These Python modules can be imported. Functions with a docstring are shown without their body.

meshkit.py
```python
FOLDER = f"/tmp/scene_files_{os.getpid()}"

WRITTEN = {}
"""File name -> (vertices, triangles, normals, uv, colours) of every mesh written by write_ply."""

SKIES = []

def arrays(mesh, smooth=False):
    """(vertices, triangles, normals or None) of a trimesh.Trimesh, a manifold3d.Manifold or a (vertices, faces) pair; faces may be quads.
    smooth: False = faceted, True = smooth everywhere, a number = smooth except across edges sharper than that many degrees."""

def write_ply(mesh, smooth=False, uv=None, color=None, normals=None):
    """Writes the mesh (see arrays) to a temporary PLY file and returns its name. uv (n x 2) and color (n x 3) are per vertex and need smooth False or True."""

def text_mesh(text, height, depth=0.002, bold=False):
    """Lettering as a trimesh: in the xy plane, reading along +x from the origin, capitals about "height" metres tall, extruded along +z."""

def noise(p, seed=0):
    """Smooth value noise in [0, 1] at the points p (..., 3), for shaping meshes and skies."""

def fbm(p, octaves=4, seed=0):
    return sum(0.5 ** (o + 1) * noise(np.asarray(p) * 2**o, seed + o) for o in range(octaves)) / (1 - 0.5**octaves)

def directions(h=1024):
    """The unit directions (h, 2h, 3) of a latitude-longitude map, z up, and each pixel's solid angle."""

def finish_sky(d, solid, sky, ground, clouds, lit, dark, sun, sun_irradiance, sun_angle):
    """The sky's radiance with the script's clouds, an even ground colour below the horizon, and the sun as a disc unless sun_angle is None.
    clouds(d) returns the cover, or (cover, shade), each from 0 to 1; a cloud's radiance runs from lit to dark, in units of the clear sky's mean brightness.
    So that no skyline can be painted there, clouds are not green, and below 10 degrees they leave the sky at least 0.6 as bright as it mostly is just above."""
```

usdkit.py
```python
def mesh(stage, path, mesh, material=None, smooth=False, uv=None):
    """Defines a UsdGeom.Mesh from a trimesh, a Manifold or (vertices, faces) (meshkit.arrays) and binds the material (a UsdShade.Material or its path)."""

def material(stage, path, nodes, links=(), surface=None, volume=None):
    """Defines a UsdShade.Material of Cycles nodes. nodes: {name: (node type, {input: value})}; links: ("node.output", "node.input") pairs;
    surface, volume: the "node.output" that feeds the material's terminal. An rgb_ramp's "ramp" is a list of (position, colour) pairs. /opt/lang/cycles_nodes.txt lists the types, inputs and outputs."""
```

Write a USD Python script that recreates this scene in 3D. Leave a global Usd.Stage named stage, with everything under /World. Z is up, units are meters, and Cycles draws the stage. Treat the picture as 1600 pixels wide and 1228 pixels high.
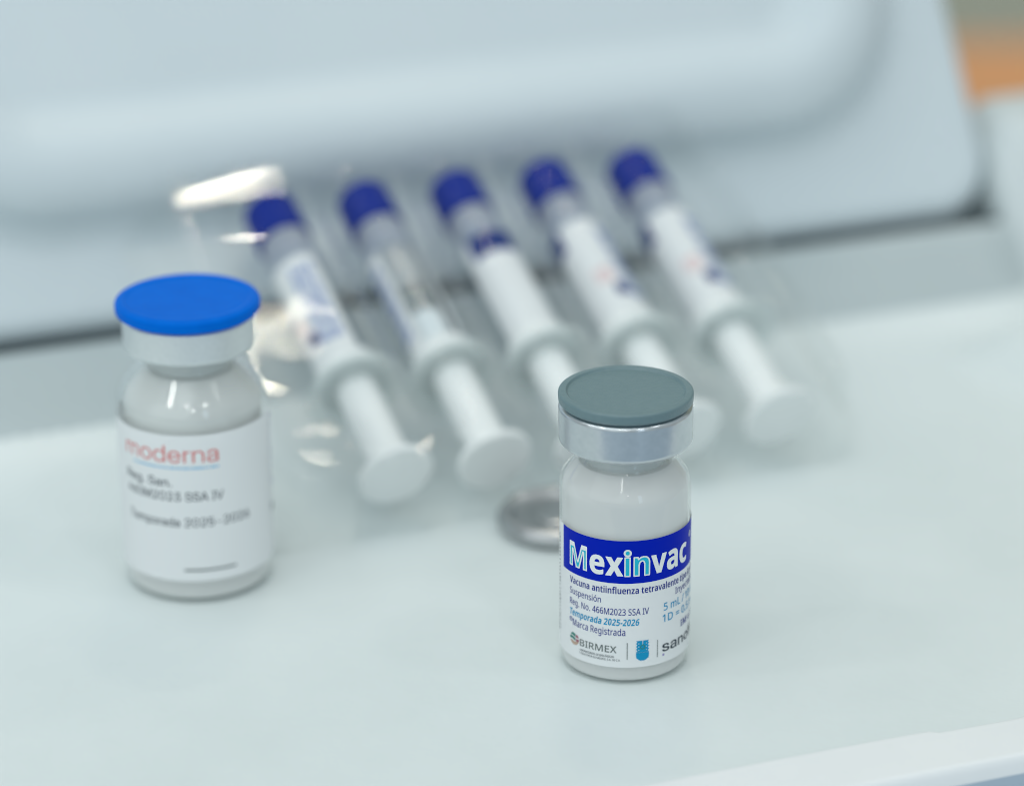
import glob, math, random
import numpy as np
import trimesh
import shapely
from shapely import affinity
from shapely.geometry import Polygon, Point, box as sbox, LineString
from shapely.ops import unary_union
import meshkit, usdkit
from pxr import Usd, UsdGeom, UsdLux, UsdShade, Gf, Sdf, Vt

random.seed(7)
rng = np.random.default_rng(7)
stage = Usd.Stage.CreateInMemory()
UsdGeom.SetStageUpAxis(stage, "Z")
UsdGeom.SetStageMetersPerUnit(stage, 1.0)
UsdGeom.Xform.Define(stage, "/World")
UsdGeom.Scope.Define(stage, "/World/Looks")
MM = 0.001
R_ = math.radians

# ------------------------------------------------------------------ camera
PITCH, ROLL = R_(22.4), R_(-0.4)
CAM = np.array([-17.38, -442.44, 227.28])
fwd = np.array([0, math.cos(PITCH), -math.sin(PITCH)])
rt = np.array([1.0, 0, 0]); up = np.cross(rt, fwd)
r2 = rt * math.cos(ROLL) + up * math.sin(ROLL); u2 = np.cross(r2, fwd)
cam = UsdGeom.Camera.Define(stage, "/World/camera")
M4 = np.eye(4); M4[0, :3] = r2; M4[1, :3] = u2; M4[2, :3] = -fwd; M4[3, :3] = CAM * MM
cam.AddTransformOp().Set(Gf.Matrix4d(*M4.ravel().tolist()))
cam.CreateHorizontalApertureAttr(36.0); cam.CreateFocalLengthAttr(36.0 * 4900 / 1600)
cam.CreateFStopAttr(6.7); cam.CreateFocusDistanceAttr(0.479)
cam.CreateClippingRangeAttr(Gf.Vec2f(0.02, 50.0))
cam.CreateExposureAttr(0.03)

# ------------------------------------------------------------------ light: lamps, an even room glow and added fill lights
def mat(name, nodes, links=(), surface="p.BSDF", volume=None):
    return usdkit.material(stage, "/World/Looks/" + name, nodes, links, surface=surface, volume=volume)

dome = UsdLux.DomeLight.Define(stage, "/World/room_light")
dm = mat("room_light", {"b": ("background_shader", {"color": (0.86, 0.97, 1.0), "strength": 0.50})}, (), "b.background")
UsdShade.MaterialBindingAPI.Apply(dome.GetPrim()).Bind(dm)

def look_at(x, frm, to):
    f = np.array(to, float) - np.array(frm, float); f /= np.linalg.norm(f)
    r = np.cross(f, [0.02, 0.013, 1.0]); r /= np.linalg.norm(r); q = np.cross(r, f)
    m = np.eye(4); m[0, :3] = r; m[1, :3] = q; m[2, :3] = -f; m[3, :3] = frm
    x.AddTransformOp().Set(Gf.Matrix4d(*m.ravel().tolist()))

def rect_lamp(name, frm, to, wd, ht, inten, col):
    l = UsdLux.RectLight.Define(stage, "/World/" + name)
    l.CreateWidthAttr(wd); l.CreateHeightAttr(ht); l.CreateIntensityAttr(inten); l.CreateColorAttr(Gf.Vec3f(*col))
    l.CreateNormalizeAttr(False)
    look_at(l, frm, to)

rect_lamp("ceiling_panel_light", (-0.25, -0.1, 1.25), (0, 0.05, 0), 1.3, 1.0, 0.85, (0.92, 1.0, 1.01))
rect_lamp("front_fill_light", (-0.95, -1.35, 0.85), (0, 0.05, 0.02), 2.2, 1.7, 0.44, (0.92, 1.0, 1.01))  # added soft fill from the front, not a known window
rect_lamp("narrow_window_light", (0.52, -1.15, 0.42), (0, 0, 0.03), 0.14, 0.8, 1.7, (0.68, 0.84, 1.0))

def bulb(name, p, r, inten, col):
    l = UsdLux.SphereLight.Define(stage, "/World/" + name)
    l.CreateRadiusAttr(r); l.CreateIntensityAttr(inten); l.CreateColorAttr(Gf.Vec3f(*col)); l.CreateNormalizeAttr(False)
    l.AddTranslateOp().Set(Gf.Vec3d(*p))
for i, (p, r) in enumerate([((-0.62, -0.5, 1.0), .028), ((-0.15, -0.75, 1.05), .024), ((0.33, -0.6, 0.95), .026), ((0.05, -1.0, 0.8), .016), ((-0.75, -0.15, 0.9), .026), ((0.62, -0.15, 1.0), .026), ((-0.7, -0.75, 1.1), .02)]):
    bulb("ceiling_spot_%03d" % i if i else "ceiling_spot", p, r * 1.55, 30.0, (1, 0.99, 0.96))
for i, (p, wd, ht, inten) in enumerate([((-0.014, 0.520, 0.844), .085, .012, 95.0), ((0.043, 0.443, 0.841), .019, .016, 70.0), ((0.062, 0.385, 0.841), .013, .009, 75.0), ((0.263, 0.512, 0.80), .02, .01, 9.0)]):
    rect_lamp("warm_lamp_%03d" % i if i else "warm_lamp", p, (-0.05, 0.08, 0.03), wd, ht, inten, (1.0, 0.90, 0.70))
rect_lamp("background_fill_light", (0.6, 1.0, 1.2), (0.35, 2.2, 0.2), 0.8, 0.6, 7.0, (1.0, 0.98, 0.93))  # added fill that brightens the table and wall behind

# ------------------------------------------------------------------ helpers
names = {}
def obj_path(name, parent):
    base = (parent.GetPath().pathString if parent is not None else "/World") + "/"
    n = names.get(base + name, 0); names[base + name] = n + 1
    return base + (name if n == 0 else "%s_%03d" % (name, n))

def tag(o, label=None, cat=None, group=None, kind=None):
    p = o if isinstance(o, Usd.Prim) else o.GetPrim()
    for k, v in (("label", label), ("category", cat), ("group", group), ("kind", kind)):
        if v: p.SetCustomDataByKey(k, v)
    return p

def thing(name, label, cat, loc=(0, 0, 0), matrix=None, group=None):
    x = UsdGeom.Xform.Define(stage, obj_path(name, None))
    if matrix is not None: x.AddTransformOp().Set(Gf.Matrix4d(*np.asarray(matrix).ravel().tolist()))
    else: x.AddTranslateOp().Set(Gf.Vec3d(*(np.array(loc, float) * MM)))
    return tag(x, label, cat, group)

def obj(name, mesh, m, parent=None, smooth=40, kind=None, label=None, cat=None):
    """mesh in millimetres"""
    if isinstance(mesh, (list,)):
        mesh = trimesh.util.concatenate(mesh)
    v, f, n = meshkit.arrays(mesh, smooth)
    pm = usdkit.mesh(stage, obj_path(name, parent), (v * MM, f), m, smooth=False)
    if n is not None:
        pm.CreateNormalsAttr(Vt.Vec3fArray.FromNumpy(n.astype(np.float32))); pm.SetNormalsInterpolation("vertex")
    return tag(pm, label, cat, None, kind)

def fillet(pts, r, n=6):
    """rounds the inner corners of an open profile; r: one radius or one per point"""
    pts = [np.array(p, float) for p in pts]; out = [pts[0]]
    for i in range(1, len(pts) - 1):
        rr = r[i] if np.ndim(r) else r
        a, b, c = pts[i - 1], pts[i], pts[i + 1]
        d1, d2 = (a - b), (c - b); l1, l2 = np.linalg.norm(d1), np.linalg.norm(d2)
        if rr <= 0 or l1 < 1e-9 or l2 < 1e-9: out.append(b); continue
        d1 /= l1; d2 /= l2
        ang = math.acos(np.clip(d1 @ d2, -1, 1)); t = min(rr / max(math.tan(ang / 2), 1e-6), .49 * l1, .49 * l2)
        p, q = b + d1 * t, b + d2 * t
        for k in range(n + 1):
            s = k / n; out.append((1 - s) ** 2 * p + 2 * s * (1 - s) * b + s * s * q)
    out.append(pts[-1]); return np.array(out)

def lathe(profile, seg=96):
    """closed-of-revolution about z from (r, z) points, bottom to top on the outside (outward normals)"""
    pr = np.array(profile, float); n = len(pr); th = np.arange(seg) * 2 * np.pi / seg
    v, f, idx = [], [], []
    for r, z in pr:
        if r < 1e-6: idx.append([len(v)] * seg); v.append((0, 0, z))
        else:
            idx.append(list(range(len(v), len(v) + seg)))
            v += [(r * math.cos(t), r * math.sin(t), z) for t in th]
    for i in range(n - 1):
        for j in range(seg):
            a, b, c, d = idx[i][j], idx[i][(j + 1) % seg], idx[i + 1][(j + 1) % seg], idx[i + 1][j]
            if a != b: f.append((a, b, c))
            if c != d: f.append((a, c, d))
    return trimesh.Trimesh(np.array(v), np.array(f), process=False)

# lettering --------------------------------------------------------------
FD = "/opt/blender-*/*/datafiles/fonts/"
_fonts = {}
def font(kind, weight, width=100):
    from PIL import ImageFont
    k = (kind, weight, width)
    if k not in _fonts:
        try:
            if kind == "noto":
                ft = ImageFont.truetype(glob.glob(FD + "NotoSansKhmer-Variable*")[0], 110); ft.set_variation_by_axes([weight, width])
            else:
                ft = ImageFont.truetype(glob.glob(FD + "Inter.woff2")[0], 110); ft.set_variation_by_axes([32, weight])
        except Exception:
            ft = ImageFont.truetype(glob.glob(FD + "Inter.woff2")[0], 110)
        _fonts[k] = ft
    return _fonts[k]

def text_shape(text, kind="noto", weight=400, width=100, slant=0.0):
    """outline of a line of text: baseline at y 0, from x 0, capitals 1 high"""
    from PIL import Image, ImageDraw
    ft = font(kind, weight, width)
    x0, y0, x1, y1 = ft.getbbox(text, anchor="ls")
    im = Image.new("L", (x1 - x0 + 8, y1 - y0 + 8)); ImageDraw.Draw(im).text((4 - x0, 4 - y0), text, 255, ft, anchor="ls")
    on = np.pad(np.asarray(im) > 127, ((0, 0), (1, 1))).astype(np.int8)
    rows, st = np.nonzero(np.diff(on, axis=1) == 1); en = np.nonzero(np.diff(on, axis=1) == -1)[1]
    s = unary_union(shapely.box(st, -rows - 1, en, -rows)).buffer(0.7).buffer(-0.7).simplify(0.6)
    c = ft.getbbox("H", anchor="ls"); k = 1.0 / -c[1]
    s = affinity.translate(s, -4, 4 - y0); s = affinity.translate(s, -s.bounds[0], 0)
    s = affinity.scale(s, k, k, origin=(0, 0))
    return affinity.skew(s, xs=slant, origin=(0, 0)) if slant else s

def fit(shape, x0, x1, z, cap):
    b = shape.bounds
    return affinity.affine_transform(shape, [(x1 - x0) / (b[2] - b[0]), 0, 0, cap, x0 - b[0] * (x1 - x0) / (b[2] - b[0]), z])

def flat_tris(shape, step=0.5, axis=0):
    """triangulates a polygon cut into strips so it can be bent round a cylinder"""
    b = shape.bounds; V, F, n = [], [], 0
    k0, k1 = math.floor(b[axis] / step), math.ceil(b[axis + 2] / step)
    for k in range(k0, k1):
        bb = [b[0] - 1, b[1] - 1, b[2] + 1, b[3] + 1]; bb[axis] = k * step; bb[axis + 2] = (k + 1) * step
        piece = shape.intersection(sbox(*bb))
        for g in getattr(piece, "geoms", [piece]):
            if g.geom_type != "Polygon" or g.area < 1e-6: continue
            v, f = trimesh.creation.triangulate_polygon(g, engine="earcut")
            V.append(v); F.append(f + n); n += len(v)
    v, f = np.vstack(V), np.vstack(F)
    a = v[f]; cr = np.cross(a[:, 1] - a[:, 0], a[:, 2] - a[:, 0])
    f[cr < 0] = f[cr < 0][:, ::-1]
    return v, f

def wrap(shape, R, ang0, step=0.5):
    """(s along the girth, z) -> a sheet on the cylinder of radius R, s = 0 at ang0"""
    v, f = flat_tris(shape, step)
    a = ang0 + v[:, 0] / R
    return trimesh.Trimesh(np.stack([R * np.cos(a), R * np.sin(a), v[:, 1]], 1), f, process=False)

# ------------------------------------------------------------------ materials
def plain(name, col, rough=0.4, spec=0.5, **kw):
    return mat(name, {"p": ("principled_bsdf", {"base_color": col, "roughness": rough, "specular_ior_level": spec, **kw})})

def mottled(name, c1, c2, scale, rough=0.4, bump=0.0, bscale=400.0, spec=0.5, detail=4, **kw):
    nodes = {"g": ("texture_coordinate", {}), "n": ("noise_texture", {"scale": scale, "detail": detail, "roughness": 0.55}),
             "r": ("rgb_ramp", {"ramp": [(0.3, c1), (0.7, c2)]}),
             "p": ("principled_bsdf", {"roughness": rough, "specular_ior_level": spec, **kw})}
    links = [("g.object", "n.vector"), ("n.fac", "r.fac"), ("r.color", "p.base_color")]
    if bump:
        nodes["n2"] = ("noise_texture", {"scale": bscale, "detail": 3}); nodes["b"] = ("bump", {"strength": bump, "distance": 0.0003})
        links += [("g.object", "n2.vector"), ("n2.fac", "b.height"), ("b.normal", "p.normal")]
    return mat(name, nodes, links)

M = {}
M["shaded_side_plastic"] = mottled("shaded_side_plastic", (0.60, 0.665, 0.685), (0.64, 0.70, 0.715), 14, 0.38, 0.12, 500)  # side wall tone, darker than the floor to carry its shade
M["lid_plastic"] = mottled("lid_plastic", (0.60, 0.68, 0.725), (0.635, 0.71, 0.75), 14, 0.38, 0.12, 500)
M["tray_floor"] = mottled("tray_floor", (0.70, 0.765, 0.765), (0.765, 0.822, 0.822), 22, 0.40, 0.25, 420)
M["rim_plastic"] = mottled("rim_plastic", (0.84, 0.86, 0.87), (0.88, 0.90, 0.91), 30, 0.4)
M["seam_shade"] = plain("seam_shade", (0.075, 0.10, 0.11), 0.7)  # dark tone for the occluded gap under the lid
M["table"] = mottled("table", (0.58, 0.25, 0.10), (0.66, 0.31, 0.13), 9, 0.5)
M["wall"] = plain("wall", (0.40, 0.41, 0.33), 0.8)
M["grey_cap"] = mottled("grey_cap", (0.13, 0.215, 0.238), (0.145, 0.23, 0.252), 900, 0.38, 0.25, 3500, spec=0.7)
M["blue_cap"] = mottled("blue_cap", (0.0, 0.14, 0.68), (0.0, 0.155, 0.72), 300, 0.4, 0.2, 3000, spec=0.03)
M["label_white"] = mat("label_white", {"p": ("principled_bsdf", {"base_color": (0.90, 0.92, 0.935), "roughness": 0.42, "specular_ior_level": 0.35}), "l": ("translucent_bsdf", {"color": (0.88, 0.90, 0.91)}), "m": ("mix_closure", {"fac": 0.12})},
                       [("p.BSDF", "m.closure1"), ("l.BSDF", "m.closure2")], "m.closure")
M["label_blue"] = plain("label_blue", (0.0, 0.016, 0.46), 0.4, 0.06)
M["ink_navy"] = plain("ink_navy", (0.02, 0.035, 0.26), 0.5, 0.12)
M["ink_cyan"] = plain("ink_cyan", (0.01, 0.30, 0.56), 0.5, 0.12)
M["ink_teal"] = plain("ink_teal", (0.02, 0.50, 0.68), 0.5, 0.12)
M["ink_white"] = plain("ink_white", (0.85, 0.88, 0.88), 0.5)
M["ink_dark"] = plain("ink_dark", (0.045, 0.065, 0.085), 0.5, 0.12)
M["ink_grey"] = plain("ink_grey", (0.12, 0.15, 0.15), 0.5, 0.12)
M["ink_red"] = plain("ink_red", (0.70, 0.13, 0.12), 0.5)
M["ink_lightblue"] = plain("ink_lightblue", (0.25, 0.55, 0.80), 0.5)
M["ink_green"] = plain("ink_green", (0.01, 0.20, 0.16), 0.5)
M["ink_maroon"] = plain("ink_maroon", (0.35, 0.12, 0.16), 0.5)
M["ink_tan"] = plain("ink_tan", (0.50, 0.36, 0.28), 0.5)
M["ink_purple"] = plain("ink_purple", (0.30, 0.26, 0.55), 0.5)
M["ink_pale_blue"] = plain("ink_pale_blue", (0.20, 0.29, 0.56), 0.5, 0.1)
M["ink_pink"] = plain("ink_pink", (0.78, 0.64, 0.65), 0.5)
M["aluminium"] = mottled("aluminium", (0.56, 0.60, 0.63), (0.62, 0.655, 0.68), 900, 0.24, 0.04, 1500, metallic=1.0)
M["aluminium_satin"] = mottled("aluminium_satin", (0.70, 0.745, 0.755), (0.75, 0.79, 0.80), 1500, 0.42, 0.04, 2500, metallic=0.75)
M["steel"] = plain("steel", (0.50, 0.51, 0.52), 0.26, metallic=1.0)
M["rubber"] = plain("rubber", (0.62, 0.66, 0.66), 0.6)
def film(name, tint, rough, refl, base=0.045):
    return mat(name, {"t": ("transparent_bsdf", {"color": tint}), "g": ("glossy_bsdf", {"color": (refl, refl, refl), "roughness": rough}),
                      "w": ("layer_weight", {"blend": 0.5}), "q": ("math", {"math_type": "power", "value2": 4.5}),
                      "f": ("math", {"math_type": "multiply_add", "value2": 0.93, "value3": base}), "m": ("mix_closure", {})},
               [("w.facing", "q.value1"), ("q.value", "f.value1"), ("f.value", "m.fac"), ("t.BSDF", "m.closure1"), ("g.BSDF", "m.closure2")], "m.closure")
M["glass"] = mat("glass", {"p": ("principled_bsdf", {"base_color": (0.995, 1.0, 0.998), "roughness": 0.0, "ior": 1.5, "transmission_weight": 1.0})})
M["thin_glass"] = film("thin_glass", (0.985, 0.992, 0.99), 0.0, 1.0)
M["blister_film"] = film("blister_film", (0.982, 0.988, 0.987), 0.02, 1.0, 0.024)
M["backing_film"] = film("backing_film", (0.985, 0.99, 0.989), 0.3, 1.0, 0.03)
def suspension(name, col, clear, tint):
    """a liquid that scatters: part of the light passes, the rest is spread"""
    return mat(name, {"t": ("transparent_bsdf", {"color": tint}), "d": ("diffuse_bsdf", {"color": col}), "l": ("translucent_bsdf", {"color": col}),
                      "g": ("glossy_bsdf", {"roughness": 0.02, "color": (1, 1, 1)}), "w": ("layer_weight", {"blend": 0.5}), "q": ("math", {"math_type": "power", "value2": 5.0}), "f": ("math", {"math_type": "multiply_add", "value2": 0.25, "value3": 0.01}),
                      "m": ("mix_closure", {"fac": 0.22}), "m2": ("mix_closure", {"fac": clear}), "m3": ("mix_closure", {})},
               [("d.BSDF", "m.closure1"), ("l.BSDF", "m.closure2"), ("m.closure", "m2.closure1"), ("t.BSDF", "m2.closure2"),
                ("w.facing", "q.value1"), ("q.value", "f.value1"), ("f.value", "m3.fac"), ("m2.closure", "m3.closure1"), ("g.BSDF", "m3.closure2")], "m3.closure")
M["liquid"] = suspension("liquid", (0.985, 0.995, 0.99), 0.27, (0.97, 0.985, 0.975))
M["cloudy_liquid"] = suspension("cloudy_liquid", (0.985, 0.993, 0.99), 0.24, (0.97, 0.98, 0.975))
M["syringe_liquid"] = suspension("syringe_liquid", (0.85, 0.88, 0.89), 0.4, (0.9, 0.93, 0.93))
M["syringe_glass"] = film("syringe_glass", (0.90, 0.93, 0.95), 0.04, 1.0)
M["syringe_sheath"] = mat("syringe_sheath", {"p": ("principled_bsdf", {"base_color": (0.58, 0.64, 0.74), "roughness": 0.35, "transmission_weight": 0.45, "ior": 1.3})})
M["flange_clear"] = suspension("flange_clear", (0.88, 0.92, 0.92), 0.75, (0.95, 0.97, 0.97))
M["syringe_white"] = plain("syringe_white", (0.89, 0.915, 0.915), 0.4)
M["syringe_blue"] = plain("syringe_blue", (0.0, 0.02, 0.26), 0.4, 0.05)
M["syringe_ink"] = plain("syringe_ink", (0.01, 0.035, 0.20), 0.5, 0.12)
M["stopper"] = plain("stopper", (0.26, 0.29, 0.29), 0.6)

# ------------------------------------------------------------------ the cooler: a white box turned 20 degrees, tray in front, lid leaning open
YAW = R_(20); U = np.array([math.cos(YAW), math.sin(YAW), 0]); Wd = np.array([-U[1], U[0], 0]); Z = np.array([0, 0, 1.0])
def sstep(a, b, x):
    t = np.clip((x - a) / (b - a), 0, 1); return t * t * t * (t * (6 * t - 15) + 10)
def ramp(x, a, b, h, k=1.3):
    return h / (b - a) * k * (np.logaddexp(0, (x - a) / k) - np.logaddexp(0, (x - b) / k))
def smax(a, b, k=3.0):
    return np.logaddexp(a / k, b / k) * k

def tray_height(u, w):
    side = sstep(126, 144, u)
    back = (ramp(w, 92, 112, 3.2, 5.0) + ramp(w, 111.5, 120.5, 13.8, 3.4)) * (1 - side) + ramp(w + 0.30 * (u - 150), 111, 131, 33.5, 2.5) * side
    bump = (8 * np.exp(-((u - 118 + 0.25 * (w - 90)) / 10.0) ** 2) + 5 * sstep(118, 130, u)) * (1 - sstep(84, 104, w))
    z = smax(back, bump, 0.8) - 0.8 * math.log(2)
    z = z - 18 * sstep(124.6, 127.2, w) * (1 - sstep(131, 134.5, u))             # the slot the lid hinges in
    z = z - 45 * sstep(150, 168, w)
    z = z - 15 * (1 - sstep(-56.0, -50.5, w))                             # front edge rolls over
    z = z + 0.25 * (meshkit.fbm(np.stack([u / 45, w / 45, 0 * u], -1), 3, 4) - 0.5) * (1 - sstep(80, 110, w))
    return z

def grid_sheet(us, ws, zf, skirt):
    uu, ww = np.meshgrid(us, ws, indexing="xy"); zz = zf(uu, ww)
    P = uu[..., None] * U + ww[..., None] * Wd + zz[..., None] * Z
    ny, nx = uu.shape; idx = np.arange(nx * ny).reshape(ny, nx)
    q = np.stack([idx[:-1, :-1], idx[:-1, 1:], idx[1:, 1:], idx[1:, :-1]], -1).reshape(-1, 4)
    V = [P.reshape(-1, 3)]; F = [q]
    ring = np.concatenate([idx[0, :], idx[1:, -1], idx[-1, -2::-1], idx[-2:0:-1, 0]])
    low = P.reshape(-1, 3)[ring].copy(); low[:, 2] = skirt; n0 = nx * ny; k = len(ring)
    a, b = ring, np.roll(ring, -1); c = n0 + np.arange(k); d = np.roll(c, -1)
    F.append(np.stack([b, a, c, d], -1)); V.append(low)
    f = np.vstack(F); f = np.vstack([f[:, [0, 1, 2]], f[:, [0, 2, 3]]])
    return trimesh.Trimesh(np.vstack(V), f, process=False)

us = np.unique(np.concatenate([np.linspace(-330, 95, 110), np.linspace(95, 160, 110), np.linspace(160, 260, 20)]))
ws = np.unique(np.concatenate([np.linspace(-57.5, -48, 22), np.linspace(-48, 95, 60), np.linspace(95, 150, 110), np.linspace(150, 185, 10)]))
cooler = thing("cooler_box", "open white plastic cooler box whose tray carries the vials and syringes", "cooler")
sheet = grid_sheet(us, ws, tray_height, -118)
M["shaded_wall_plastic"] = mottled("shaded_wall_plastic", (0.46, 0.53, 0.545), (0.50, 0.565, 0.58), 14, 0.4, 0.12, 500)  # shade painted into the back wall; same moulded piece as the floor
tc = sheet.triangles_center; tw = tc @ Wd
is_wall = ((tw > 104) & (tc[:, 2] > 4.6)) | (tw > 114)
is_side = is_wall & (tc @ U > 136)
for nm, sel, mt in (("tray_floor", ~is_wall, "tray_floor"), ("tray_wall", is_wall & ~is_side, "shaded_wall_plastic"), ("side_wall", is_side, "shaded_side_plastic")):
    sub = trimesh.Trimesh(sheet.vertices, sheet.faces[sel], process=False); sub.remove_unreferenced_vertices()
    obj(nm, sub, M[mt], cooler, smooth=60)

# front rim: a whiter band along the tray's front, its inner edge a little uneven, rolling over the edge
ru = np.linspace(-325, 250, 420)
inner = -40.2 + 0.35 * np.sin(ru / 9.0) * meshkit.noise(np.stack([ru / 12, ru * 0, ru * 0], 1), 3) + 0.5 * (meshkit.noise(np.stack([ru / 25, ru * 0, ru * 0], 1), 5) - .5) + 0.9 * sstep(-18, -17, ru) * (1 - sstep(33, 34, ru))
rows = []
for t in np.linspace(0, 1, 26):
    w_ = inner * (1 - t) + (-52.2) * t
    z_ = tray_height(ru, w_) + 0.32 * min(1, t * 25 + 0.02)
    rows.append(ru[:, None] * U + w_[:, None] * Wd + z_[:, None] * Z)
def front_row(w_, z_off=0.32):
    return ru[:, None] * U + np.full_like(ru, w_)[:, None] * Wd + (tray_height(ru, np.full_like(ru, w_)) + z_off)[:, None] * Z - 0.3 * Wd * (w_ < -53)
skirt = [front_row(x) for x in np.linspace(-52.2, -56.6, 12)]
low = skirt[-1].copy(); low[:, 2] = -117.5; skirt.append(low)
P = np.array(rows); ny, nx = P.shape[:2]; idx = np.arange(nx * ny).reshape(ny, nx)
q = np.stack([idx[:-1, 1:], idx[:-1, :-1], idx[1:, :-1], idx[1:, 1:]], -1).reshape(-1, 4)
M["blue_shade_plastic"] = mottled("blue_shade_plastic", (0.42, 0.51, 0.60), (0.45, 0.54, 0.63), 12, 0.4)  # bluish shade of the white front and ledge put into their colour
sk = np.array(skirt); ns = len(sk); k2 = np.arange(ns * nx).reshape(ns, nx); q2 = np.stack([k2[:-1, 1:], k2[:-1, :-1], k2[1:, :-1], k2[1:, 1:]], -1).reshape(-1, 4)
obj("front_face", (sk.reshape(-1, 3), q2), M["blue_shade_plastic"], cooler, smooth=60)
obj("front_rim", (P.reshape(-1, 3), np.vstack([q[:, [0, 1, 2]], q[:, [0, 2, 3]]])), M["rim_plastic"], cooler, smooth=50)

lg = loft_box = trimesh.creation.box((640, 260, 92)); lg.apply_translation((-20, -188.5, -72)); lg.apply_transform(np.block([[np.stack([U, Wd, Z], 1), np.zeros((3, 1))], [np.zeros((1, 3)), np.ones((1, 1))]]))
obj("base_ledge", lg, M["blue_shade_plastic"], cooler, smooth=False)

# lid: plate with a raised, well rounded panel, leaning back
TILT = R_(55); S = Wd * math.cos(TILT) + Z * math.sin(TILT); N = np.cross(U, S)
LO = Wd * 126.6 + Z * 17.2
def rr_ring(x0, x1, y0, y1, r, n=14):
    r = max(r, 0.05); c = []
    for cx, cy, a0 in ((x1 - r, y0 + r, -90), (x1 - r, y1 - r, 0), (x0 + r, y1 - r, 90), (x0 + r, y0 + r, 180)):
        for k in range(n + 1):
            a = R_(a0 + 90 * k / n); c.append((cx + r * math.cos(a), cy + r * math.sin(a)))
    return np.array(c)
def loft(x0, x1, y0, y1, r, prof, frame):
    """rings of a rounded rectangle; prof: (inset, height) from the back edge to the face; closed front cap"""
    o, ex, ey, ez = frame; V, F = [], []
    for d, h in prof:
        rg = rr_ring(x0 + d, x1 - d, y0 + d, y1 - d, r - d); V.append(o + rg[:, :1] * ex + rg[:, 1:] * ey + h * ez)
    k = len(V[0]); m = len(V)
    for i in range(m - 1):
        for j in range(k):
            a, b = i * k + j, i * k + (j + 1) % k; F += [(a, b, b + k), (a, b + k, a + k)]
    V = np.vstack(V)
    for e, flip in ((m - 1, False), (0, True)):
        c = len(V); V = np.vstack([V, V[e * k:(e + 1) * k].mean(0)])
        for j in range(k):
            t = (e * k + j, e * k + (j + 1) % k, c); F.append(t[::-1] if flip else t)
    return trimesh.Trimesh(V, np.array(F), process=False)
def edge_prof(h0, h1, r, n=8):
    return [(0, h0)] + [(r * (1 - math.cos(a)), h1 - r + r * math.sin(a)) for a in np.linspace(0, math.pi / 2, n + 1)]
FR = (LO, U, S, N)
lid = obj("lid", loft(-330, 134.4, 0, 150, 13, edge_prof(-9, 0, 4.0), FR), M["lid_plastic"], cooler, smooth=50)
# foot of the panel flares softly into the flange
pp = [(-5.0, -0.3)] + [(-5 + 5 * math.sin(a), 4.2 - 4.2 * math.cos(a)) for a in np.linspace(0.15, math.pi / 2 * .8, 6)]
e = 10.0
pp += [(e * (1 - math.cos(a)) + 0.6, 10.5 - 7 + 7 * math.sin(a)) for a in np.linspace(0.05, math.pi / 2, 12)]
pp += [(10.6 + 14 * t, 10.5 - 5.4 * (t * t * (3 - 2 * t))) for t in np.linspace(0.08, 1, 12)]
obj("lid_panel", loft(-90, 118, 19.5, 138, 32, pp, FR), M["lid_plastic"], lid, smooth=60)
gu = np.linspace(-325, 143, 60)
gk = [trimesh.creation.box((470, 15.0, 17), transform=trimesh.transformations.rotation_matrix(0, [0, 0, 1]))]
gk[0].apply_translation((-96, 133.2, 6.6))
Rz = np.eye(4); Rz[:3, 0] = U; Rz[:3, 1] = Wd
gk[0].apply_transform(Rz)
obj("seam_shade_strip", gk, M["seam_shade"], cooler, smooth=False)  # dark strip painting the shade inside the lid seam

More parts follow.
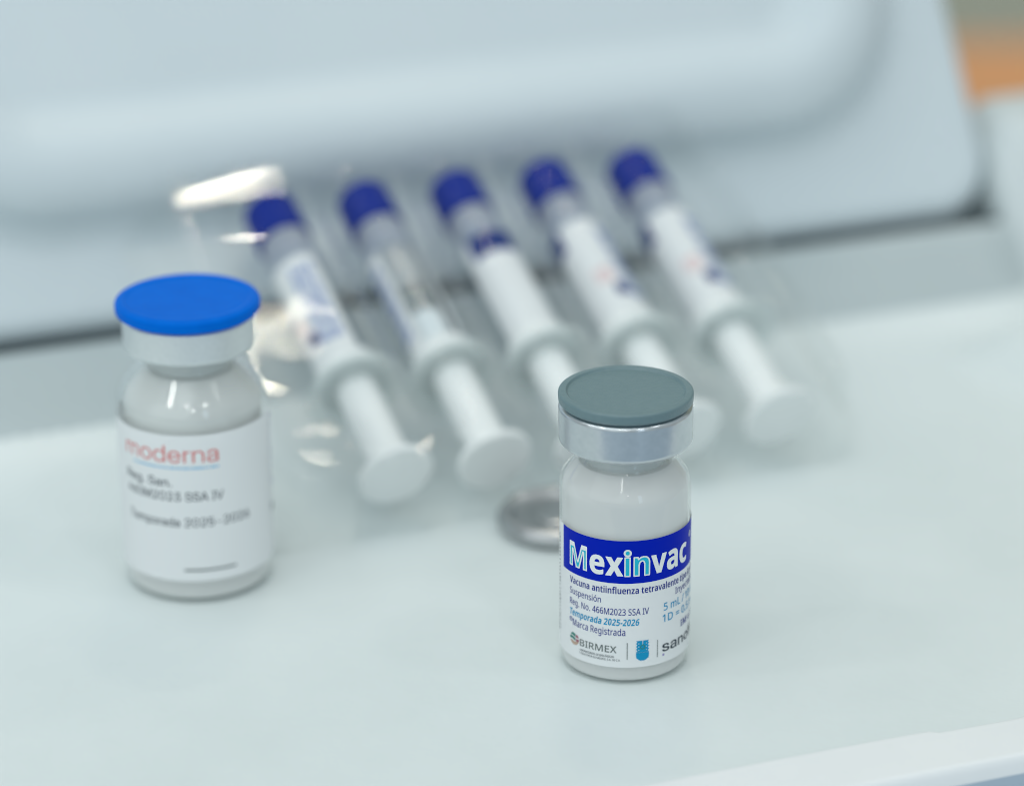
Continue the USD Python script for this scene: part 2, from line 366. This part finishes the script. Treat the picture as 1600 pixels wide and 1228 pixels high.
# setting
tb = trimesh.creation.box((2600, 1300, 25)); tb.apply_translation((300, 110, -131.5))
o = obj("tabletop", tb, M["table"], None, smooth=False); tag(o, kind="structure")
wl = trimesh.creation.box((6000, 60, 3500)); wl.apply_translation((0, 2200, 600))
o = obj("wall", wl, M["wall"], None, smooth=False); tag(o, kind="structure")

# ------------------------------------------------------------------ vials
def vial_glass(R, neckR, neckz, shz, topz, wall, base_r=1.6):
    out = fillet([(0, 0.35), (R * .62, 0.30), (R * .75, 0.0), (R, 0.0), (R, shz), (neckR, neckz), (neckR, topz)], [0, .5, .6, base_r, R * .40, 1.4, 0], 10)
    inn = fillet([(neckR - wall * 1.3, topz), (neckR - wall * 1.3, neckz + .3), (R - wall, shz - .4), (R - wall, 1.3), (0, 1.7)], [0, 1.6, R * .40, 2.0, 0], 10)
    return lathe(np.vstack([out, inn]), 128)
def cloud_fill(R, z0, z1, r0=1.6):
    return lathe(fillet([(0, z0), (R, z0), (R, z1), (0, z1)], [0, r0, 0.05, 0], 8), 128)
def arc_sheet(s0, s1, z0, z1, R, a0, rad=0.6):
    return wrap(sbox(s0 + rad, z0 + rad, s1 - rad, z1 - rad).buffer(rad, quad_segs=5), R, a0, 0.4)

# --- grey-capped vial
C0 = math.atan2(CAM[1], CAM[0]); RV = 10.2
v = thing("vaccine_vial", "small glass vial with matte grey flip cap and blue banded label, in sharp focus", "vial")
obj("glass_body", vial_glass(RV, 7.6, 34.8, 31.2, 38.5, 1.0, 0.9), M["thin_glass"], v, smooth=60)
obj("liquid", lathe(fillet([(0, 0.4), (RV - 0.45, 0.4), (RV - 0.45, 30.9), (7.2, 34.1), (0, 34.1)], [0, 0.8, 3.6, 0.3, 0], 10), 128), M["cloudy_liquid"], v, smooth=60)
st = fillet([(0, 33.6), (6.2, 33.6), (6.2, 38.6), (9.6, 38.6), (9.6, 41.5), (0, 41.5)], [0, .4, .1, .4, .4, 0])
obj("stopper", lathe(st), M["rubber"], v, smooth=50)
cr = fillet([(8.0, 36.9), (8.5, 36.75), (9.75, 37.0), (10.35, 37.6), (10.35, 43.0), (9.6, 43.45), (3.2, 43.45), (3.2, 43.0), (9.2, 43.0), (9.9, 42.6), (9.9, 38.0), (8.0, 37.5), (8.0, 36.9)], [0, .3, .8, .9, .9, .2, 0, 0, .2, .5, .4, .1, 0])
obj("crimp_seal", lathe(cr, 160), M["aluminium"], v, smooth=50)
cp = fillet([(0, 43.46), (9.9, 43.46), (10.35, 43.9), (10.4, 45.3), (9.2, 45.42), (8.9, 45.05), (0, 44.95)], [0, .25, .3, .45, .25, .25, 0], 8)
obj("flip_cap", lathe(cp, 160), M["grey_cap"], v, smooth=40)

LR = RV + 0.07
lab = obj("label", arc_sheet(-LR * R_(80), LR * R_(104), 3.1, 24.7, LR, C0, 0.4), M["label_white"], v, smooth=True)
def pr(name, shape, mt, R, a0, parent, lift=0.03, step=0.5):
    return obj(name, wrap(shape, R + lift, a0, step), mt, parent, smooth=True)
def sdeg(d): return 10.25 * R_(d)
bandshape = sbox(sdeg(-66.5), 17.5, sdeg(103), 24.68)
pr("blue_band", bandshape, M["label_blue"], LR, C0, lab, 0.02)
# brand word, letter by letter groups: M (teal to white), ex, in (teal with a white outline), vac
brand = fit(text_shape("Mexinvac", "noto", 700), sdeg(-54.7), sdeg(67.0), 18.8, 4.0)
gl = sorted(brand.geoms, key=lambda g: g.bounds[0])   # M e x i-stem i-dot n v a c
def pick(*ks): return unary_union([gl[k] for k in ks])
cx = [g.bounds for g in gl]
thin = 0.16
i_like = [g for g in gl if (g.bounds[2] - g.bounds[0]) < 1.35]
ix0, ix1 = min(g.bounds[0] for g in i_like), max(g.bounds[2] for g in i_like)
after = [g for g in gl if g.bounds[0] > ix1 - 0.05]
n_shape = after[0]; vac = unary_union(after[1:])
front_l = [g for g in gl if g.bounds[2] < ix0 + 0.05]
pr("brand_lettering", unary_union(front_l[1:] + [vac]).buffer(0.05), M["ink_white"], LR, C0, lab, 0.045)
pr("brand_lettering", front_l[0].buffer(0.07), M["ink_white"], LR, C0, lab, 0.045)
pr("brand_accent", front_l[0].buffer(-0.17).intersection(sbox(-20, 18, 20, 22.1)), M["ink_teal"], LR, C0, lab, 0.06)
inn = unary_union(i_like + [n_shape])
pr("brand_lettering", inn.buffer(0.13), M["ink_white"], LR, C0, lab, 0.045)
pr("brand_accent", inn.buffer(-0.09), M["ink_teal"], LR, C0, lab, 0.06)
dotc = [g for g in i_like if g.bounds[1] > 21.5]
if dotc:
    c_ = dotc[0].centroid; pr("brand_accent", c_.buffer(0.62).difference(c_.buffer(0.40)), M["ink_white"], LR, C0, lab, 0.07)
reg = Point(sdeg(76), 22.6); pr("registered_mark", unary_union([reg.buffer(.5).difference(reg.buffer(.38)), fit(text_shape("R", "noto", 600), sdeg(76) - .2, sdeg(76) + .24, 22.35, .5)]), M["ink_white"], LR, C0, lab, 0.045)

def line(t, a, b, z, cap, mt, weight=500, width=100, slant=0, kind="noto", R=LR, a0=C0, parent=lab, fat=0.0, name="text_line"):
    s = fit(text_shape(t, kind, weight, width, slant), R * R_(a), R * R_(b), z, cap)
    if fat: s = s.buffer(fat)
    return pr(name, s, mt, R, a0, parent, 0.03)
line("Vacuna antiinfluenza tetravalente tipo A y B", -54.7, 86, 15.75, 1.12, M["ink_navy"], 650)
line("Suspensión", -54.7, -20.4, 13.95, 1.06, M["ink_navy"], 430)
line("Reg. No. 466M2023 SSA IV", -54.7, 21.8, 12.1, 1.08, M["ink_navy"], 470)
line("Temporada 2025-2026", -54.6, 13.3, 10.3, 1.12, M["ink_cyan"], 700, 100, 10)
line("Marca Registrada", -50.5, 1.1, 8.6, 1.15, M["ink_navy"], 470)
line("R", -53.9, -52.6, 9.3, .42, M["ink_navy"], 600, name="registered_mark")
rg2 = Point(LR * R_(-53.2), 9.5); pr("registered_mark", rg2.buffer(.38).difference(rg2.buffer(.29)), M["ink_navy"], LR, C0, lab)
line("Inyectable", 49.9, 88, 14.1, 1.1, M["ink_navy"], 430)
line("5 mL / 10 dosis", 36.4, 102, 12.0, 1.3, M["ink_cyan"], 520)
line("1D = 0.5 mL", 35.2, 92, 10.05, 1.3, M["ink_cyan"], 520)
line("IM o SC", 58.5, 92, 7.9, 1.1, M["ink_navy"], 600, 80)
line("BIRMEX", -41.6, -6.3, 5.6, 1.15, M["ink_grey"], 520, 100)
line("LABORATORIOS DE BIOLÓGICOS", -42.0, -8.5, 4.75, .34, M["ink_dark"], 600)
line("Y REACTIVOS DE MÉXICO, S.A. DE C.V.", -42.0, -3.0, 4.2, .34, M["ink_dark"], 500)
for a, z0, z1 in ((2.9, 4.5, 7.4), (30.4, 4.3, 7.3)):
    pr("divider", sbox(LR * R_(a) - .06, z0, LR * R_(a) + .06, z1), M["ink_grey"], LR, C0, lab)
line("sanofi", 35.3, 84, 4.95, 1.85, M["ink_dark"], 560, kind="inter")
pr("brand_dot", Point(LR * R_(36.6), 4.45).buffer(.2), M["ink_purple"], LR, C0, lab)
# small round flag emblem beside the maker's name
ec = np.array([LR * R_(-48.6), 6.35])
disc = Point(*ec).buffer(1.05)
wave = lambda y, h: Polygon([(ec[0] - 1.3 + 2.6 * k / 12, ec[1] + y + .14 * math.sin(k / 12 * 6.28)) for k in range(13)] + [(ec[0] + 1.3 - 2.6 * k / 12, ec[1] + y + h + .14 * math.sin((12 - k) / 12 * 6.28)) for k in range(13)])
L_, R2_ = sbox(ec[0] - 2, ec[1] - 2, ec[0] + .25, ec[1] + 2), sbox(ec[0] + .35, ec[1] - 2, ec[0] + 2, ec[1] + 2)
for y, h in ((0.42, .5), (-.22, .45)):
    pr("flag_emblem", disc.intersection(wave(y, h)).intersection(L_), M["ink_green"], LR, C0, lab)
    pr("flag_emblem", disc.intersection(wave(y, h)).intersection(R2_), M["ink_maroon"], LR, C0, lab)
pr("flag_emblem", disc.intersection(sbox(ec[0] - 2, ec[1] - 2, ec[0] + 2, ec[1] - .35)).difference(Point(ec[0] + .1, ec[1] + .25).buffer(.72)), M["ink_tan"], LR, C0, lab)
# blue square emblem: a jagged-sided head-dress over a rounded pot, with a small ring
bx = LR * R_(16.4); bz = 4.3
pot = sbox(bx - 1.0, bz + .3, bx + 1.0, bz + 1.3).buffer(.0).union(Point(bx, bz + .95).buffer(1.08).intersection(sbox(bx - 1.05, bz - .1, bx + 1.05, bz + 1.3)))
pr("blue_emblem", pot, M["ink_cyan"], LR, C0, lab)
top = sbox(bx - 1.05, bz + 1.33, bx + 1.05, bz + 3.35)
for s in (-1, 1):
    for k in range(4):
        top = top.difference(Point(bx + s * 1.08, bz + 1.62 + k * .5).buffer(.2))
    for k in range(3):
        top = top.difference(Point(bx + s * .62, bz + 1.75 + k * .55).buffer(.085))
top = top.difference(Point(bx, bz + 2.25).buffer(.42)).difference(sbox(bx - .05, bz + 2.7, bx + .05, bz + 3.4))
pr("blue_emblem", top, M["ink_cyan"], LR, C0, lab)
pr("emblem_ring", Point(bx, bz + 2.25).buffer(.42).difference(Point(bx, bz + 2.25).buffer(.26)), M["ink_green"], LR, C0, lab)
pr("emblem_ring", Point(bx, bz + 2.25).buffer(.25), M["ink_cyan"], LR, C0, lab)
# fine print running up the label's edge, far too small to read: plain strokes
strokes = unary_union([sbox(LR * R_(-76) - .25, 6.0 + k * .62, LR * R_(-76) + .25 * rng.uniform(.2, 1), 6.0 + k * .62 + rng.uniform(.22, .42)) for k in range(27)])
pr("fine_print", strokes, M["ink_grey"], LR, C0, lab)

# --- blue-capped vial
LB = np.array([-69.68, 31.28, 0.0]); d = CAM - LB; C1 = math.atan2(d[1], d[0]); RL = 12.35
v = thing("vaccine_vial", "larger glass vial with glossy bright blue cap and plain white label", "vial", LB)
obj("glass_body", vial_glass(RL, 7.9, 38.6, 33.6, 42.5, 1.05, 1.3), M["thin_glass"], v, smooth=60)
obj("liquid", lathe(fillet([(0, 0.5), (RL - 0.6, 0.5), (RL - 0.6, 4.0), (RL - 1.1, 5.2), (RL - 1.1, 33.0), (7.2, 37.4), (0, 37.4)], [0, 1.3, 1.0, 1.0, 4.2, 0.3, 0], 8), 128), M["liquid"], v, smooth=60)
st = fillet([(0, 37.6), (6.4, 37.6), (6.4, 42.55), (10, 42.55), (10, 45.6), (0, 45.6)], [0, .4, .1, .4, .4, 0])
obj("stopper", lathe(st), M["rubber"], v, smooth=50)
cr = fillet([(8.4, 40.9), (9.0, 40.7), (10.3, 41.0), (10.75, 41.7), (10.75, 46.4), (10.0, 46.85), (3.2, 46.85), (3.2, 46.3), (10.2, 46.2), (10.2, 42.0), (8.4, 41.5), (8.4, 40.9)], [0, .3, .8, .9, .8, .2, 0, 0, .4, .4, .1, 0])
obj("crimp_seal", lathe(cr, 160), M["aluminium_satin"], v, smooth=50)
cp = fillet([(0, 46.86), (11.0, 46.86), (11.75, 47.3), (11.8, 49.0), (10.4, 49.2), (9.9, 49.0), (0, 48.75)], [0, .4, .5, .8, .5, .4, 0], 8)
obj("flip_cap", lathe(cp, 160), M["blue_cap"], v, smooth=40)
LRL = RL + 0.08
lab2 = obj("label", arc_sheet(-LRL * R_(118), LRL * R_(88), 4.3, 30.1, LRL, C1, 0.8), M["label_white"], v, smooth=True)
kw = dict(R=LRL, a0=C1, parent=lab2)
line("moderna", -61.0, 17.6, 25.4, 2.85, M["ink_red"], 340, kind="inter", name="brand_lettering", **kw)
dash = unary_union([sbox(LRL * R_(-52 + k * 2.35), 24.25, LRL * R_(-52 + k * 2.35 + rng.uniform(1.2, 2.1)), 24.62) for k in range(30)])
pr("fine_print", dash, M["ink_lightblue"], LRL, C1, lab2)
line("Reg. San.", -61.5, -18.5, 21.1, 1.5, M["ink_dark"], 460, kind="inter", **kw)
line("460M2023 SSA IV", -61.0, 20.4, 18.65, 1.5, M["ink_dark"], 460, kind="inter", **kw)
line("Temporada 2025-2026", -60.0, 42.1, 14.1, 1.5, M["ink_dark"], 460, kind="inter", **kw)
pr("thin_grey_line", sbox(LRL * R_(-12), 6.15, LRL * R_(28.3), 6.5), M["ink_grey"], LRL, C1, lab2)  # thin grey line low on the label
marks = unary_union([sbox(LRL * R_(80), 28.2 - k * 1.45, LRL * R_(80 + rng.uniform(2, 6)), 28.2 - k * 1.45 + rng.uniform(.5, 1.0)) for k in range(9)])
pr("fine_print", marks, M["ink_purple"], LRL, C1, lab2)
pr("fine_print", sbox(LRL * R_(78), 11.8, LRL * R_(86), 13.2), M["ink_dark"], LRL, C1, lab2)

# ------------------------------------------------------------------ silver seal lying on the tray
v = thing("metal_seal", "round shiny metal seal lying flat just behind the grey-capped vial", "metal seal", (-9.3, 48.5, 0.0))
sp = fillet([(0, 0.15), (9.6, 0.15), (10.6, 0.9), (10.9, 2.2), (10.3, 3.2), (9.2, 3.5), (8.1, 3.0), (7.6, 2.2), (0, 2.1)], [0, .4, .5, .6, .5, .5, .4, .4, 0], 8)
obj("rim", lathe(sp, 128), M["steel"], v, smooth=60)
obj("centre_disc", lathe(fillet([(4.2, 2.11), (4.2, 2.5), (3.6, 2.7), (0, 2.72)], [0, .2, .2, 0]), 64), M["steel"], v, smooth=40)

# ------------------------------------------------------------------ five syringes in a clear blister, leaning on the lid
B1 = np.array([-37.1, 49.7, 9.0]); T1 = np.array([-62.5, 109.7, 37.1])
LEN = float(np.linalg.norm(T1 - B1)); AX = (T1 - B1) / LEN
AA = U - AX * (U @ AX); AA /= np.linalg.norm(AA); CC = np.cross(AA, AX)
def sy_matrix(k, roll):
    base = B1 + U * (18.0 * k); tipd = T1 + U * (18.05 * k)
    ax = tipd - base; ax /= np.linalg.norm(ax); a = AA - ax * (AA @ ax); a /= np.linalg.norm(a); c = np.cross(a, ax)
    x, y = a * math.cos(roll) + c * math.sin(roll), -a * math.sin(roll) + c * math.cos(roll)
    # local z = axis towards the cap, local y = up
    m = np.eye(4); m[0, :3] = -x; m[1, :3] = y; m[2, :3] = ax; m[3, :3] = base * MM
    return m
SR = 4.75
ZS = LEN / 84.5
def sobj(name, mesh, *a, **k):
    for m in (mesh if isinstance(mesh, list) else [mesh]): m.vertices[:, 2] *= ZS; m.vertices[:, :2] *= 1.07
    return obj(name, mesh, *a, **k)
def build_syringe(k, roll, label):
    s = thing("syringe", label, "syringe", matrix=sy_matrix(k, roll), group="prefilled syringes side by side in the blister pack")
    sobj("thumb_rest", lathe(fillet([(0, 0), (5.9, 0), (6.3, .5), (6.3, 1.6), (5.6, 2.2), (0, 2.3)], [0, .4, .4, .5, .3, 0]), 48), M["syringe_white"], s)
    rod = [lathe(fillet([(0, 2.2), (3.55, 2.2), (3.5, 26), (3.5, 43), (0, 43)], [0, .3, 0, .3, 0]), 40)]
    sobj("plunger_rod", rod, M["syringe_white"], s)
    sobj("finger_flange", lathe(fillet([(3.8, 25.2), (7.8, 25.2), (8.4, 25.6), (8.4, 26.4), (7.8, 26.8), (3.8, 27.0), (3.8, 25.0)], [0, .4, .4, .4, .4, 0, 0]), 56), M["flange_clear"], s)
    sobj("backstop", lathe(fillet([(3.7, 27.0), (6.4, 27.0), (6.2, 29.0), (4.9, 33.0), (3.7, 33.0)], [0, .3, .5, .3, 0]), 48), M["syringe_white"], s)
    sobj("barrel", lathe(fillet([(SR - .1, 33), (SR - .1, 64), (3.4, 67.5), (3.4, 69)], [0, 1.5, .6, 0]), 48), M["syringe_glass"], s)
    sobj("liquid", lathe(fillet([(0, 51), (3.95, 51), (3.95, 63), (0, 63)], [0, .5, .5, 0]), 40), M["syringe_liquid"], s)
    sobj("plunger_stopper", lathe(fillet([(0, 43), (3.9, 43), (3.9, 50), (0, 51)], [0, .5, .8, 0]), 40), M["stopper"], s)
    sobj("needle_sheath", lathe(fillet([(0, 63), (4.1, 63), (4.4, 64), (4.3, 73.5), (0, 73.5)], [0, .4, .3, .4, 0]), 48), M["syringe_sheath"], s)
    cap = [lathe(fillet([(0, 72.3), (4.75, 72.3), (4.85, 73.0), (4.7, 83.2), (3.9, 84.5), (0, 84.6)], [0, .3, .3, 1.2, .4, 0]), 56)]
    sobj("tip_cap", cap, M["syringe_blue"], s)
    a0 = math.pi / 2
    # label: girth coordinate 0 faces up; covers all but the window round -150..-100 degrees
    lb = sobj("label", wrap(sbox(-SR * R_(105), 33.0, SR * R_(172), 62.5), SR, a0, 0.6), M["label_white"], s, smooth=True)
    def mk(name, d0, d1, z0, z1, mt): sobj(name, wrap(sbox(SR * R_(d0), z0, SR * R_(d1), z1), SR + .05, a0, .5), mt, lb, smooth=True)
    mk("print_block", -82, 28, 56.0, 62.45, M["syringe_ink"])
    for c in range(4):                               # columns of fine text, too small to read
        for r in range(6):
            z0 = 36.5 + r * 3.9 + rng.uniform(0, .5)
            mk("fine_print", 108 + c * 13, 108 + c * 13 + 8.5, z0, z0 + rng.uniform(2.2, 3.3), M["ink_pale_blue"])
    mk("print_spot", 80, 106, 37.5, 41.0, M["syringe_ink"])
    mk("print_tint", 52, 92, 42.0, 46.5, M["ink_pink"])
    return s
rolls = [R_(149), R_(-142), R_(-22), R_(88), R_(92)]
sl = ["syringe nearest the blue-capped vial, leftmost of five, printed label up",
      "second syringe from the blue-capped vial, its clear barrel and grey plunger showing",
      "middle syringe of five with a dark blue block on its blank white label",
      "syringe between the blank-labelled middle one and the outermost one, pink and blue print",
      "syringe farthest from the blue-capped vial, rightmost of five, its whole plunger rod in view"]
first = build_syringe(0, rolls[0], sl[0])
for k in range(1, 5):
    c = thing("syringe", sl[k], "syringe", matrix=sy_matrix(k, rolls[k]), group="prefilled syringes side by side in the blister pack")
    c.GetReferences().AddInternalReference(first.GetPath()); c.SetInstanceable(True)

# blister: a thin clear film raised over the syringes on a flat flange, with a backing film
a0_, a1_, b0_, b1_ = -25.0, 72 + 16.0, -8.0, LEN + 8.6
ga = np.linspace(a0_ - 2.5, a1_ + 2.5, 240); gb = np.linspace(b0_ - 2.5, b1_ + 2.5, 210)
A_, B_ = np.meshgrid(ga, gb, indexing="xy")
dist = np.minimum(np.minimum(A_ - a0_, a1_ - A_), np.minimum(B_ - b0_ - 4.5 * np.sin(np.pi * A_ / 18.0) ** 2 * (A_ > -9) * (A_ < 81), b1_ - B_))
cornr = 10.0
dx = np.maximum(np.maximum(a0_ + cornr - A_, A_ - (a1_ - cornr)), 0); dy = np.maximum(np.maximum(b0_ + cornr - B_, B_ - (b1_ - cornr)), 0)
dist = np.where((dx > 0) & (dy > 0), cornr - np.hypot(dx, dy), dist)   # signed distance to the rounded outline
bead = 0.3 * np.exp(-((dist - 4.2) / 1.2) ** 2) * (0.55 + 0.9 * meshkit.noise(np.stack([A_ / 21, B_ / 21, 0 * A_], -1), 4))
tt = np.clip(dist / 4.6, 0, 1); dome_h = 14.2 * np.sqrt(np.clip(1 - (1 - tt) ** 2.2, 0, 1))
ridge = np.zeros_like(A_)
for k in range(4):
    ridge = np.maximum(ridge, np.exp(-((A_ - 9 - 18.1 * k) / 2.6) ** 2) * sstep(b0_ + 8, b0_ + 16, B_) * (1 - sstep(b1_ - 16, b1_ - 8, B_)))
wob = 0.22 * (meshkit.fbm(np.stack([A_ / 17, B_ / 17, 0 * A_], -1), 3, 9) - .5) * np.clip(dist / 4, 0, 1)
C_ = -6.4 + dome_h - 5.0 * ridge * np.clip(dist / 8, 0, 1) + wob + bead
def blist(A, B, C): return B1 + A[..., None] * AA + B[..., None] * AX + C[..., None] * CC
P = blist(A_, B_, C_); ny, nx = A_.shape; idx = np.arange(nx * ny).reshape(ny, nx)
q = np.stack([idx[:-1, :-1], idx[:-1, 1:], idx[1:, 1:], idx[1:, :-1]], -1).reshape(-1, 4)
bl = thing("blister_pack", "clear plastic blister pack holding five syringes, leaning against the lid", "blister pack")
P3 = P.reshape(-1, 3)
keep = (dist > -2.4).ravel()[q].all(1)
used, inv = np.unique(q[keep], return_inverse=True)
obj("clear_shell", (P3[used], inv.reshape(-1, 4)), M["blister_film"], bl, smooth=True)
rg = rr_ring(a0_ - 2.4, a1_ + 2.4, b0_ - 2.4, b1_ + 2.4, 11)
bv = blist(rg[:, 0], rg[:, 1], np.full(len(rg), -6.75)); bv = np.vstack([bv, bv.mean(0)]); nb = len(rg)
obj("backing_film", (bv, np.array([(k, (k + 1) % nb, nb) for k in range(nb)])), M["backing_film"], bl, smooth=False)
